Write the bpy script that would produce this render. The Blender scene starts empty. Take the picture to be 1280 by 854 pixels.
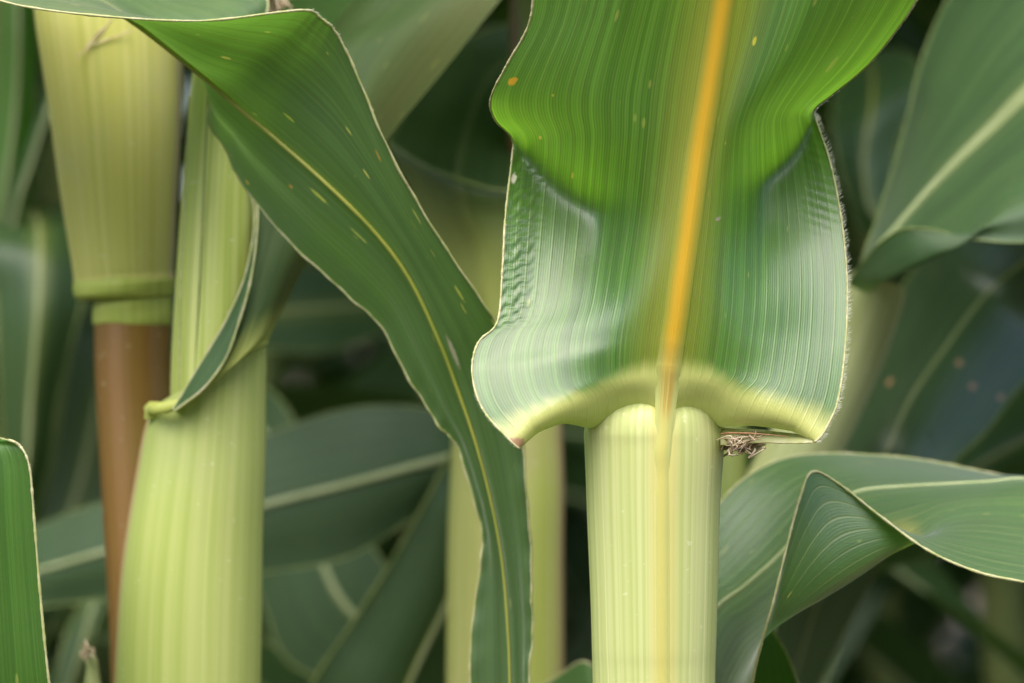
import bpy, math, random
import numpy as np
from mathutils import Vector

random.seed(7)
rng = np.random.default_rng(7)
S = bpy.context.scene

# ------------------------------------------------------------------ camera
LENS, CAMD, CAMZ = 100.0, 0.64, 1.0
cam_d = bpy.data.cameras.new('camera')
cam = bpy.data.objects.new('camera', cam_d)
S.collection.objects.link(cam)
cam.location = (0, -CAMD, CAMZ)
cam.rotation_euler = (math.pi / 2, 0, 0)
cam_d.lens = LENS
cam_d.sensor_width = 36.0
cam_d.clip_start = 0.02
cam_d.clip_end = 2000
cam_d.dof.use_dof = True
cam_d.dof.focus_distance = CAMD - 0.012
cam_d.dof.aperture_fstop = 10.5
S.camera = cam

# ------------------------------------------------------------------ sky, sun, exposure
SUN_EL, SUN_AZ = math.radians(61), math.radians(-160)     # azimuth from +Y, clockwise seen from above; high and behind the camera's left shoulder
world = bpy.data.worlds.new('World')
S.world = world
world.use_nodes = True
wt = world.node_tree
wt.nodes.clear()
sky = wt.nodes.new('ShaderNodeTexSky')
sky.sky_type = 'NISHITA'
sky.sun_disc = False
sky.sun_elevation = SUN_EL
sky.sun_rotation = SUN_AZ
sky.air_density = 1.0
sky.dust_density = 4.0
sky.ozone_density = 1.0
bg = wt.nodes.new('ShaderNodeBackground')
bg.inputs['Strength'].default_value = 0.06
wo = wt.nodes.new('ShaderNodeOutputWorld')
wt.links.new(sky.outputs[0], bg.inputs[0])
wt.links.new(bg.outputs[0], wo.inputs[0])
sun_d = bpy.data.lights.new('sun', 'SUN')
sun_d.energy = 1.5
sun_d.angle = math.radians(78)
sun_d.color = (1.0, 0.975, 0.93)
sun = bpy.data.objects.new('sun', sun_d)
S.collection.objects.link(sun)
sd = Vector((math.sin(SUN_AZ) * math.cos(SUN_EL), math.cos(SUN_AZ) * math.cos(SUN_EL), math.sin(SUN_EL)))
sun.rotation_euler = sd.to_track_quat('Z', 'Y').to_euler()
sun.location = (0, 0, 6)
S.view_settings.view_transform = 'Standard'
S.view_settings.look = 'None'
S.view_settings.gamma = 1.0
S.view_settings.use_curve_mapping = False
S.view_settings.exposure = 2.15
S.render.engine = 'CYCLES'
S.cycles.use_denoising = True
S.cycles.max_bounces = 8
S.cycles.transmission_bounces = 6
S.cycles.diffuse_bounces = 5


# ------------------------------------------------------------------ node helpers
class NT:
    def __init__(self, name):
        self.m = bpy.data.materials.new(name)
        self.m.use_nodes = True
        self.t = self.m.node_tree
        self.t.nodes.clear()

    def n(self, kind, **kw):
        x = self.t.nodes.new(kind)
        for k, v in kw.items():
            setattr(x, k, v)
        return x

    def put(self, sock, v):
        if hasattr(v, 'is_linked') or hasattr(v, 'links'):
            self.t.links.new(v, sock)
        else:
            if isinstance(v, tuple) and len(v) == 3 and sock.type == 'RGBA':
                v = (*v, 1)
            sock.default_value = v

    def math(self, op, a, b=0.0, c=0.0, clamp=False):
        x = self.n('ShaderNodeMath', operation=op, use_clamp=clamp)
        self.put(x.inputs[0], a)
        self.put(x.inputs[1], b)
        self.put(x.inputs[2], c)
        return x.outputs[0]

    def ss(self, v, lo, hi):
        """smoothstep lo..hi -> 0..1 (lo may exceed hi)"""
        x = self.n('ShaderNodeMapRange', interpolation_type='SMOOTHSTEP')
        self.put(x.inputs['Value'], v)
        if lo < hi:
            vals = (lo, hi, 0.0, 1.0)
        else:
            vals = (hi, lo, 1.0, 0.0)
        for nm, q in zip(('From Min', 'From Max', 'To Min', 'To Max'), vals):
            x.inputs[nm].default_value = q
        return x.outputs[0]

    def mix(self, f, a, b, mode='MIX'):
        x = self.n('ShaderNodeMix', data_type='RGBA', blend_type=mode)
        self.put(x.inputs[0], f)
        self.put(x.inputs[6], a)
        self.put(x.inputs[7], b)
        return x.outputs[2]

    def xyz(self, x=0.0, y=0.0, z=0.0):
        c = self.n('ShaderNodeCombineXYZ')
        for i, v in enumerate((x, y, z)):
            self.put(c.inputs[i], v)
        return c.outputs[0]

    def noise(self, vec, scale=1.0, detail=2.0, rough=0.5):
        x = self.n('ShaderNodeTexNoise')
        self.put(x.inputs['Vector'], vec)
        x.inputs['Scale'].default_value = scale
        x.inputs['Detail'].default_value = detail
        x.inputs['Roughness'].default_value = rough
        return x.outputs['Fac']

    def uv(self):
        x = self.n('ShaderNodeTexCoord')
        s = self.n('ShaderNodeSeparateXYZ')
        self.t.links.new(x.outputs['UV'], s.inputs[0])
        ob = self.n('ShaderNodeObjectInfo')
        return s.outputs[0], s.outputs[1], x.outputs['Object'], ob.outputs['Random']

    def finish(self, color, rough=0.45, bump=None, bstr=0.3, bdist=0.0003, trans=0.0, tcol=None, spec=0.5, sheen=0.0):
        p = self.n('ShaderNodeBsdfPrincipled')
        self.put(p.inputs['Base Color'], color)
        self.put(p.inputs['Roughness'], rough)
        p.inputs['Specular IOR Level'].default_value = spec
        p.inputs['Sheen Weight'].default_value = sheen
        p.inputs['Sheen Roughness'].default_value = 0.4
        if bump is not None:
            b = self.n('ShaderNodeBump')
            b.inputs['Strength'].default_value = bstr
            b.inputs['Distance'].default_value = bdist
            self.put(b.inputs['Height'], bump)
            self.t.links.new(b.outputs[0], p.inputs['Normal'])
        out = self.n('ShaderNodeOutputMaterial')
        sh = p.outputs[0]
        if trans:
            tr = self.n('ShaderNodeBsdfTranslucent')
            self.put(tr.inputs[0], tcol if tcol is not None else color)
            mx = self.n('ShaderNodeMixShader')
            self.put(mx.inputs[0], trans)
            self.t.links.new(sh, mx.inputs[1])
            self.t.links.new(tr.outputs[0], mx.inputs[2])
            sh = mx.outputs[0]
        self.t.links.new(sh, out.inputs[0])
        return self.m


# ------------------------------------------------------------------ materials
def leaf_mat(name, green=(0.045, 0.115, 0.022), light=(0.075, 0.17, 0.03), tgreen=(0.16, 0.42, 0.025), trans=0.35,
             veins=26, rib=0.012, ribcol=(0.5, 0.46, 0.10), halo=0.05, halocol=(0.25, 0.3, 0.05), haloamt=0.35,
             base=0.0, basecol=(0.52, 0.55, 0.13), rough=0.42, fleck=0.35, spots=(), veincol=None, veinamt=0.45,
             sheen=0.0, spec=0.5, wid=0.08, ribu=0.5, bumpk=1.0, band=None, centre=0.0, baselo=None, vk=1.0):
    """u = 0..1 across the blade, v = metres along it."""
    N = NT(name)
    u, v, ob, rnd = N.uv()
    fine = N.noise(N.xyz(N.math('MULTIPLY', u, 95.0), N.math('MULTIPLY', v, 9.0), rnd), 1.0, 2.0, 0.6)
    streak = N.noise(N.xyz(N.math('MULTIPLY', u, 17.0), N.math('MULTIPLY', v, 5.0), rnd), 1.0, 3.0, 0.55)
    blot = N.noise(ob, 38.0, 3.0, 0.55)
    fr = N.math('FRACT', N.math('MULTIPLY', u, float(veins)))
    vd = N.math('ABSOLUTE', N.math('SUBTRACT', fr, 0.5))          # 0.5 at vein
    vein = N.ss(vd, 0.36, 0.5)
    fr2 = N.math('FRACT', N.math('MULTIPLY', u, float(veins) * 5.0))
    vein2 = N.ss(N.math('ABSOLUTE', N.math('SUBTRACT', fr2, 0.5)), 0.15, 0.5)
    col = N.mix(N.ss(streak, 0.3, 0.7), green, light)
    col = N.mix(N.math('MULTIPLY', N.ss(blot, 0.45, 0.75), 0.35), col, tuple(c * 0.62 for c in green))
    col = N.mix(N.math('MULTIPLY', N.ss(fine, 0.4, 0.75), 0.30 * vk), col, tuple(c * 1.7 for c in light))
    vc = veincol or tuple(c * 1.9 for c in light)
    vmod = N.math('MULTIPLY', N.ss(N.noise(N.xyz(N.math('MULTIPLY', N.math('FLOOR', N.math('MULTIPLY', u, float(veins))), 3.7), N.math('MULTIPLY', v, 6.0), 0.0), 1.0, 1.0), 0.3, 0.65), veinamt)
    col = N.mix(N.math('MULTIPLY', vein, vmod), col, vc)
    col = N.mix(N.math('MULTIPLY', vein2, 0.16 * vk), col, tuple(c * 0.55 for c in green))
    d = N.math('ABSOLUTE', N.math('SUBTRACT', u, ribu))
    col = N.mix(N.math('MULTIPLY', N.ss(d, halo, 0.0), haloamt), col, halocol)
    col = N.mix(N.ss(d, rib, rib * 0.4), col, ribcol)
    tc = N.mix(0.5, N.mix(1.0, col, (3.3, 3.6, 1.1), 'MULTIPLY'), tgreen)
    tc = N.mix(N.math('MULTIPLY', vein, 0.5), tc, tuple(c * 0.5 for c in tgreen))
    tc = N.mix(N.math('MULTIPLY', vein2, 0.18 * vk), tc, tuple(c * 0.4 for c in tgreen))
    tc = N.mix(N.math('MULTIPLY', N.ss(fine, 0.45, 0.75), 0.22 * vk), tc, tuple(c * 1.5 for c in tgreen))
    if base:
        jag = N.math('ADD', v, N.math('MULTIPLY', N.math('SUBTRACT', fine, 0.5), (base - (baselo or 0)) * 0.6))
        jag = N.math('SUBTRACT', jag, N.math('MULTIPLY', N.ss(N.math('ABSOLUTE', N.math('SUBTRACT', u, 0.5)), .26, .08), base * centre))
        bf = N.ss(jag, base, baselo if baselo else base * 0.12)
        col = N.mix(bf, col, basecol)
        tc = N.mix(bf, tc, basecol)
    if band:                                        # yellowed tissue over one stretch of the blade
        bu, bw, v0, v1, bc, ba = band
        g = N.math('MULTIPLY', N.ss(N.math('ABSOLUTE', N.math('SUBTRACT', u, bu)), bw, bw * .1), N.math('MULTIPLY', N.ss(v, v0, v0 + .006), N.ss(v, v1, v1 - .008)))
        g = N.math('MULTIPLY', g, N.math('ADD', ba * .5, N.math('MULTIPLY', N.ss(fine, .35, .65), ba * .5)))
        col = N.mix(g, col, bc)
        tc = N.mix(g, tc, bc)
    # pale flecks and rusty specks that sit in the tissue
    if fleck:
        vo = N.n('ShaderNodeTexVoronoi')
        N.put(vo.inputs['Vector'], N.xyz(N.math('MULTIPLY', u, wid * 420.0), N.math('MULTIPLY', v, 120.0), rnd))
        vo.inputs['Scale'].default_value = 1.0
        sel = N.n('ShaderNodeSeparateColor')
        N.t.links.new(vo.outputs['Color'], sel.inputs[0])
        rad = N.math('MULTIPLY', sel.outputs[1], N.math('MULTIPLY', sel.outputs[1], 0.20))
        fl = N.math('MULTIPLY', N.ss(N.math('SUBTRACT', vo.outputs['Distance'], rad), 0.07, 0.0), N.math('MULTIPLY', N.ss(sel.outputs[0], 0.70, 0.72), N.math('ADD', .35, sel.outputs[2])))
        col = N.mix(N.math('MULTIPLY', fl, fleck), col, (0.55, 0.55, 0.12))
        tc = N.mix(N.math('MULTIPLY', fl, fleck), tc, (0.6, 0.6, 0.1))
    for (su, sv, ru, rv, sc) in spots:
        a = N.math('DIVIDE', N.math('SUBTRACT', u, su), ru)
        b = N.math('DIVIDE', N.math('SUBTRACT', v, sv), rv)
        q = N.math('SQRT', N.math('ADD', N.math('MULTIPLY', a, a), N.math('MULTIPLY', b, b)))
        q = N.math('ADD', q, N.math('MULTIPLY', N.math('SUBTRACT', N.noise(ob, 900.0, 2.0), 0.5), 0.9))
        f = N.ss(q, 1.15, 0.55)
        col = N.mix(f, col, sc)
        tc = N.mix(f, tc, sc)
    bump = N.math('ADD', N.math('MULTIPLY', vein, 0.5), N.math('ADD', N.math('MULTIPLY', vein2, 0.18), N.math('MULTIPLY', N.noise(ob, 900.0, 2.0), 0.35)))
    bump = N.math('ADD', bump, N.math('MULTIPLY', fine, 0.3))
    rr = N.math('ADD', rough, N.math('MULTIPLY', N.math('SUBTRACT', blot, 0.5), 0.15))
    return N.finish(col, rr, bump, 0.5 * bumpk, 0.00018, trans, tc, spec, sheen)


def sheath_mat(name, a=(0.48, 0.52, 0.17), b=(0.62, 0.64, 0.28), dark=(0.33, 0.40, 0.10), stripe=None, n=60, rough=0.5,
               redge=None, trans=0.12, blotch=(0.55, 0.5, 0.2), blamt=0.25, tip=None):
    """u = 0..1 round the tube (0.25 faces the camera), v = metres along it."""
    N = NT(name)
    u, v, ob, rnd = N.uv()
    f1 = N.noise(N.xyz(N.math('MULTIPLY', u, n * 4.2), N.math('MULTIPLY', v, 2.0), rnd), 1.0, 2.0, 0.6)
    f2 = N.noise(N.xyz(N.math('MULTIPLY', u, n * 0.9), N.math('MULTIPLY', v, 3.0), 3.0), 1.0, 3.0, 0.6)
    bl = N.noise(ob, 30.0, 4.0, 0.6)
    col = N.mix(N.ss(f2, 0.3, 0.7), a, b)
    col = N.mix(N.math('MULTIPLY', N.ss(f1, 0.42, 0.7), 0.55), col, dark)
    col = N.mix(N.math('MULTIPLY', N.ss(f1, 0.38, 0.2), 0.6), col, tuple(min(0.85, c * 1.3 + 0.06) for c in b))
    col = N.mix(N.math('MULTIPLY', N.ss(bl, 0.5, 0.8), blamt), col, blotch)
    if stripe:
        cu, w, sc = stripe
        d = N.math('ABSOLUTE', N.math('SUBTRACT', u, cu))
        col = N.mix(N.math('MULTIPLY', N.ss(d, w, w * 0.15), 0.8), col, sc)
    if redge:
        cu, w, sc = redge
        d = N.math('ABSOLUTE', N.math('SUBTRACT', u, cu))
        col = N.mix(N.math('MULTIPLY', N.ss(d, w, w * 0.3), 0.85), col, sc)
    specks = N.noise(ob, 420.0, 2.0, 0.5)
    col = N.mix(N.math('MULTIPLY', N.ss(specks, 0.68, 0.76), 0.35), col, (0.75, 0.75, 0.5))
    bump = N.math('ADD', N.math('MULTIPLY', f1, 0.7), N.math('MULTIPLY', N.noise(ob, 700.0, 2.0), 0.2))
    return N.finish(col, rough, bump, 0.35, 0.00025, trans, col, 0.4)


def plain_mat(name, a, b, scale=60.0, rough=0.55, stretch=1.0, trans=0.0, bstr=0.3):
    N = NT(name)
    x = N.n('ShaderNodeTexCoord')
    mp = N.n('ShaderNodeMapping')
    mp.inputs['Scale'].default_value = (1, 1, stretch)
    N.t.links.new(x.outputs['Object'], mp.inputs[0])
    f = N.noise(mp.outputs[0], scale, 4.0, 0.6)
    col = N.mix(N.ss(f, 0.3, 0.7), a, b)
    return N.finish(col, rough, f, bstr, 0.0006, trans, col)


M_margin = plain_mat('pale_leaf_margin', (0.62, 0.58, 0.34), (0.42, 0.46, 0.16), 300, 0.5, 1, 0.3)
M_margin_dull = plain_mat('dull_leaf_margin', (0.30, 0.36, 0.12), (0.2, 0.28, 0.07), 200, 0.5, 1, 0.3)
M_hair = plain_mat('leaf_hair', (0.75, 0.75, 0.62), (0.6, 0.62, 0.45), 200, 0.5, 1, 0.3)
M_rib_y = plain_mat('yellow_midrib', (0.42, 0.43, 0.08), (0.32, 0.36, 0.06), 90, 0.45, 0.3, 0.2)
M_rib_p = plain_mat('pale_midrib', (0.42, 0.47, 0.24), (0.33, 0.40, 0.17), 90, 0.5, 0.3, 0.2)
M_rib_d = plain_mat('dull_midrib', (0.26, 0.31, 0.14), (0.20, 0.26, 0.10), 90, 0.5, 0.3, 0.2)
M_silk = plain_mat('dry_silk', (0.74, 0.63, 0.47), (0.56, 0.42, 0.27), 300, 0.6, 1, 0.2)
M_brown = sheath_mat('brown_internode', (0.21, 0.105, 0.022), (0.27, 0.15, 0.035), (0.15, 0.07, 0.014), n=18, rough=0.34,
                     trans=0.0, blotch=(0.27, 0.19, 0.05), blamt=0.5, stripe=(0.30, 0.07, (0.33, 0.18, 0.08)))  # stripe: vertical highlight painted into the colour, left of centre
M_node = sheath_mat('green_node_ring', (0.42, 0.50, 0.09), (0.50, 0.55, 0.13), (0.33, 0.42, 0.06), n=20, blotch=(0.5, 0.42, 0.14))


# ------------------------------------------------------------------ geometry helpers
def P(px, py, y):
    """pixel of the photograph + depth (m behind the main stalk's axis) -> point"""
    s = (CAMD + y) * (36.0 / LENS) / 1280.0
    return ((px - 640) * s, y, CAMZ - (py - 427) * s)


def spl(A, n, axis=0):
    """Catmull-Rom through the control points along one axis"""
    A = np.moveaxis(np.asarray(A, float), axis, 0)
    k = A.shape[0]
    if k == 2:
        t = np.linspace(0, 1, n)
        R = A[0] + (A[1] - A[0]) * t.reshape((-1,) + (1,) * (A.ndim - 1))
        return np.moveaxis(R, 0, axis)
    E = np.concatenate([[2 * A[0] - A[1]], A, [2 * A[-1] - A[-2]]])
    t = np.linspace(0, k - 1, n)
    i = np.minimum(t.astype(int), k - 2)
    f = (t - i).reshape((-1,) + (1,) * (A.ndim - 1))
    p0, p1, p2, p3 = E[i], E[i + 1], E[i + 2], E[i + 3]
    R = 0.5 * (2 * p1 + (p2 - p0) * f + (2 * p0 - 5 * p1 + 4 * p2 - p3) * f * f + (3 * p1 - p0 - 3 * p2 + p3) * f ** 3)
    return np.moveaxis(R, 0, axis)


def link(name, me, mat, parent=None, smooth=True):
    o = bpy.data.objects.new(name, me)
    S.collection.objects.link(o)
    if mat:
        me.materials.append(mat)
    if smooth:
        me.polygons.foreach_set('use_smooth', [True] * len(me.polygons))
    if parent:
        o.parent = parent
        root = parent
        off = Vector((0, 0, 0))
        while root:
            off += root.location
            root = root.parent
        o.matrix_parent_inverse.identity()
        me.transform(__import__('mathutils').Matrix.Translation(-off))
    return o


def grid_mesh(name, G, closed=False, vlen=None):
    """G: nv x nu x 3; UV u 0..1 across, v in metres along the middle"""
    nv, nu = G.shape[:2]
    mid = G[:, nu // 2]
    L = np.concatenate([[0], np.cumsum(np.linalg.norm(np.diff(mid, axis=0), axis=1))]) if vlen is None else vlen
    me = bpy.data.meshes.new(name)
    F = []
    UV = []
    m = nu if closed else nu - 1
    for j in range(nv - 1):
        for i in range(m):
            i2 = (i + 1) % nu
            F.append((j * nu + i, j * nu + i2, (j + 1) * nu + i2, (j + 1) * nu + i))
            d = nu if closed else nu - 1
            a, b = i / d, (i + 1) / d
            UV += [a, L[j], b, L[j], b, L[j + 1], a, L[j + 1]]
    me.from_pydata(G.reshape(-1, 3).tolist(), [], F)
    lay = me.uv_layers.new(name='UVMap')
    lay.data.foreach_set('uv', UV)
    me.update()
    return me, L


def normals(G):
    du = np.gradient(G, axis=1)
    dv = np.gradient(G, axis=0)
    n = np.cross(du, dv)
    return n / np.maximum(np.linalg.norm(n, axis=2, keepdims=True), 1e-12)


def sweep(name, pts, r, mat, parent, n=6, taper=None, jit=0.0, flat=1.0, side=None):
    """tube along a polyline; r scalar or array"""
    pts = np.asarray(pts, float)
    k = len(pts)
    r = np.broadcast_to(np.asarray(r, float), (k,)).copy()
    if jit:
        r *= 1 + jit * (rng.random(k) - 0.5)
    T = np.gradient(pts, axis=0)
    T /= np.maximum(np.linalg.norm(T, axis=1, keepdims=True), 1e-12)
    ref = np.array([0.13, -1.0, 0.07])
    A = np.cross(T, ref)
    A /= np.maximum(np.linalg.norm(A, axis=1, keepdims=True), 1e-9)
    B = np.cross(T, A)
    G = np.zeros((k, n, 3))
    for i in range(n):
        th = 2 * math.pi * i / n
        G[:, i] = pts + (A * math.cos(th) + B * math.sin(th) * flat) * r[:, None]
    me, _ = grid_mesh(name, G, closed=True)
    return link(name, me, mat, parent)


def tube(name, rings, mat, parent, n=40, nv=60, irr=0.012):
    """rings: (xl, yl, xr, yr, depth, squash) pixels of the left and right outline, base first"""
    C = []
    for (xl, yl, xr, yr, y, *q) in rings:
        sq = q[0] if q else 1.0
        a = np.array(P(xl, yl, y))
        b = np.array(P(xr, yr, y))
        C.append(np.concatenate([(a + b) / 2, (b - a) / 2, [np.linalg.norm(b - a) / 2 * sq]]))
    C = spl(np.array(C), nv, 0)
    G = np.zeros((nv, n, 3))
    vv = np.linspace(0, 1, nv)
    ph = rng.random(6) * 6
    for i in range(n):
        th = 2 * math.pi * i / n
        wb = 1 + irr * (np.sin(3 * th + ph[0] + 5 * vv) * .5 + np.sin(5 * th + ph[1] - 3 * vv) * .35 + np.sin(2 * th + ph[2] + 14 * vv) * .4 + np.sin(ph[3] + 31 * vv + th) * .3)
        G[:, i] = C[:, :3] + C[:, 3:6] * (math.cos(th) * wb)[:, None]
        G[:, i, 1] -= C[:, 6] * math.sin(th) * wb            # 0.25 of the turn faces the camera
    me, L = grid_mesh(name, G, closed=True)
    return link(name, me, mat, parent), G


def tube3(name, rings, mat, parent, n=20, nv=40):
    """rings in metres: (x, y, z, r)"""
    C = spl(np.array(rings, float), nv, 0)
    G = np.zeros((nv, n, 3))
    for i in range(n):
        th = 2 * math.pi * i / n
        G[:, i] = C[:, :3] + np.stack([C[:, 3] * math.cos(th), -C[:, 3] * math.sin(th), 0 * C[:, 3]], 1)
    me, L = grid_mesh(name, G, closed=True)
    return link(name, me, mat, parent), G


def blade(rows, mat, parent, nu=40, nv=90, rib=0.0, ribmat=None, margin=0.00025, marginmat=None, world=False, ruffle=0.0,
          fn=None, name='leaf_blade', ribu=0.5, hair=None, ends=True):
    A = np.array([[c if world else P(*c) for c in r] for r in rows], float)
    G = spl(spl(A, nu, 1), nv, 0)
    if fn:
        G = fn(G)
    if ruffle:
        n = normals(G)
        u = np.linspace(-1, 1, nu)[None, :, None]
        v = np.linspace(0, 1, nv)[:, None, None]
        G = G + n * ruffle * np.abs(u) ** 2 * np.sin(v * 23 + u * 1.7 + rng.random() * 6)
    me, L = grid_mesh(name, G)
    o = link(name, me, mat, parent)
    if rib:
        k = int(round(ribu * (nu - 1)))
        t = np.linspace(0, 1, nv)
        sweep('midrib', G[:, k], rib * (1.0 - 0.6 * t), ribmat or M_rib_p, o, 8)
    if margin:
        mm = marginmat or M_margin
        for k in (0, nu - 1):
            w = np.interp(np.linspace(0, 1, nv * 2), np.linspace(0, 1, max(8, nv // 2)), .65 + .6 * rng.random(max(8, nv // 2)))
            sweep('leaf_margin', spl(G[:, k], nv * 2, 0), margin * w, mm, o, 6, jit=0.3)
    if hair:
        for (k, lo, hi, cnt, ln) in hair:
            hairs(G[:, k], G[:, 1 if k == 0 else nu - 2], lo, hi, cnt, ln, o)
    return o, G


def hairs(edge, inner, lo, hi, cnt, ln, parent):
    nv = len(edge)
    V, F = [], []
    for i in range(cnt):
        t = (lo + (hi - lo) * rng.random()) * (nv - 1)
        j = min(int(t), nv - 2)
        f = t - j
        p = edge[j] * (1 - f) + edge[j + 1] * f
        q = inner[j] * (1 - f) + inner[j + 1] * f
        out = p - q
        out /= max(np.linalg.norm(out), 1e-9)
        tg = edge[j + 1] - edge[j]
        tg /= max(np.linalg.norm(tg), 1e-9)
        d = out + tg * (rng.random() * 0.9 - 0.1) + (rng.random(3) - 0.5) * 0.7
        d /= np.linalg.norm(d)
        l = ln * (0.4 + 0.9 * rng.random())
        a = np.cross(d, [0, 1, 0.2])
        a /= max(np.linalg.norm(a), 1e-9)
        b = np.cross(d, a)
        r = 0.000045
        k = len(V)
        for c in range(3):
            th = 2 * math.pi * c / 3
            V.append(p + r * (a * math.cos(th) + b * math.sin(th)))
        bend = tg * l * 0.2
        for c in range(3):
            th = 2 * math.pi * c / 3
            V.append(p + d * l * 0.6 + bend * 0.3 + 0.7 * r * (a * math.cos(th) + b * math.sin(th)))
        V.append(p + d * l + bend)
        for c in range(3):
            c2 = (c + 1) % 3
            F += [(k + c, k + c2, k + 3 + c2, k + 3 + c), (k + 3 + c, k + 3 + c2, k + 6)]
    me = bpy.data.meshes.new('margin_hair')
    me.from_pydata([tuple(x) for x in V], [], F)
    o = link('margin_hair', me, M_hair, parent)
    o['kind'] = 'stuff'
    return o


def thing(name, label, cat, loc, group=None):
    o = bpy.data.objects.new(name, None)
    S.collection.objects.link(o)
    o.location = loc
    o.empty_display_size = 0.05
    o['label'] = label
    o['category'] = cat
    if group:
        o['group'] = group
    return o


def gp(px, y):
    x = P(px, 427, y)[0]
    return (x, y, 0.0)


def uvof(G, L, px, py):
    """where on a grid a pixel of the photograph falls -> (u, v)"""
    s = (CAMD + G[..., 1]) * (36.0 / LENS) / 1280.0
    X = G[..., 0] / s + 640
    Y = 427 - (G[..., 2] - CAMZ) / s
    k = np.argmin((X - px) ** 2 + (Y - py) ** 2)
    j, i = divmod(k, G.shape[1])
    return i / (G.shape[1] - 1), L[j]


# ------------------------------------------------------------------ ground
def ground():
    N = NT('field_soil')
    x = N.n('ShaderNodeTexCoord')
    a = N.noise(x.outputs['Object'], 14.0, 8.0, 0.65)
    b = N.noise(x.outputs['Object'], 1.3, 4.0, 0.6)
    col = N.mix(N.ss(a, 0.3, 0.7), (0.03, 0.02, 0.012), (0.07, 0.048, 0.03))
    col = N.mix(N.math('MULTIPLY', N.ss(b, 0.4, 0.7), 0.5), col, (0.07, 0.055, 0.03))
    m = N.finish(col, 0.9, a, 0.9, 0.03)
    n = 90
    c = np.sign(np.linspace(-1, 1, n)) * np.abs(np.linspace(-1, 1, n)) ** 5 * 600
    X, Y = np.meshgrid(c, c + 1.0)
    Z = 0.012 * np.sin(X * 9.3 + 1) * np.sin(Y * 8.1) + 0.008 * np.sin(X * 23 + Y * 17) - 0.02
    G = np.stack([X, Y, Z], 2)
    me, _ = grid_mesh('ground', G)
    o = link('ground', me, m)
    o['kind'] = 'structure'
    o['label'] = 'bare brown field soil under the corn rows'


ground()

# ------------------------------------------------------------------ stalk materials
M_sh_main = sheath_mat('main_sheath', (0.46, 0.52, 0.18), (0.58, 0.62, 0.27), (0.36, 0.44, 0.11), n=26,
                       stripe=(0.235, 0.05, (0.64, 0.56, 0.18)), blamt=0.2)
M_sh_left = sheath_mat('yellow_sheath', (0.62, 0.60, 0.15), (0.69, 0.66, 0.23), (0.50, 0.52, 0.11), n=15,
                       redge=(0.02, 0.05, (0.50, 0.42, 0.26)), blotch=(0.52, 0.50, 0.30), blamt=0.35)
M_sh_front = sheath_mat('front_sheath', (0.42, 0.49, 0.13), (0.52, 0.56, 0.20), (0.33, 0.41, 0.08), n=17,
                        redge=(0.47, 0.05, (0.55, 0.34, 0.20)), blotch=(0.42, 0.46, 0.20), blamt=0.4)
M_husk = sheath_mat('striped_inner_sheath', (0.48, 0.56, 0.11), (0.60, 0.64, 0.22), (0.34, 0.45, 0.07), n=16, trans=0.2, blamt=0.1)
M_sh_back = sheath_mat('pink_edged_sheath', (0.45, 0.50, 0.11), (0.54, 0.54, 0.20), (0.36, 0.42, 0.08), n=12,
                       redge=(0.0, 0.10, (0.50, 0.30, 0.20)), blotch=(0.58, 0.45, 0.26), blamt=0.45)
M_sh_pale = sheath_mat('pale_sheath', (0.33, 0.37, 0.16), (0.42, 0.45, 0.22), (0.24, 0.29, 0.09), n=40)
M_stalk = sheath_mat('green_stalk', (0.20, 0.26, 0.07), (0.28, 0.33, 0.10), (0.14, 0.2, 0.04), n=30)
M_collar = plain_mat('pale_collar', (0.56, 0.58, 0.16), (0.48, 0.52, 0.11), 120, 0.5, 1, 0.15, 0.15)
M_scar = plain_mat('brown_scar', (0.20, 0.09, 0.035), (0.34, 0.17, 0.08), 700, 0.6)

# ------------------------------------------------------------------ the main plant
main = thing('corn_plant', 'corn plant with broad upright leaf, orange midrib and thick pale collar on yellow-green stalk', 'corn', gp(818, 0))


def tube_to_ground(px, y, top, r0, r1, mat, parent, name='stalk'):
    """plain stalk from the soil up to the given rings (metres)"""
    x0 = P(px, 427, y)[0]
    return tube3(name, [(x0, y, -0.06, r0 * 1.15), (x0, y, 0.1, r0)] + top, mat, parent)


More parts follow.
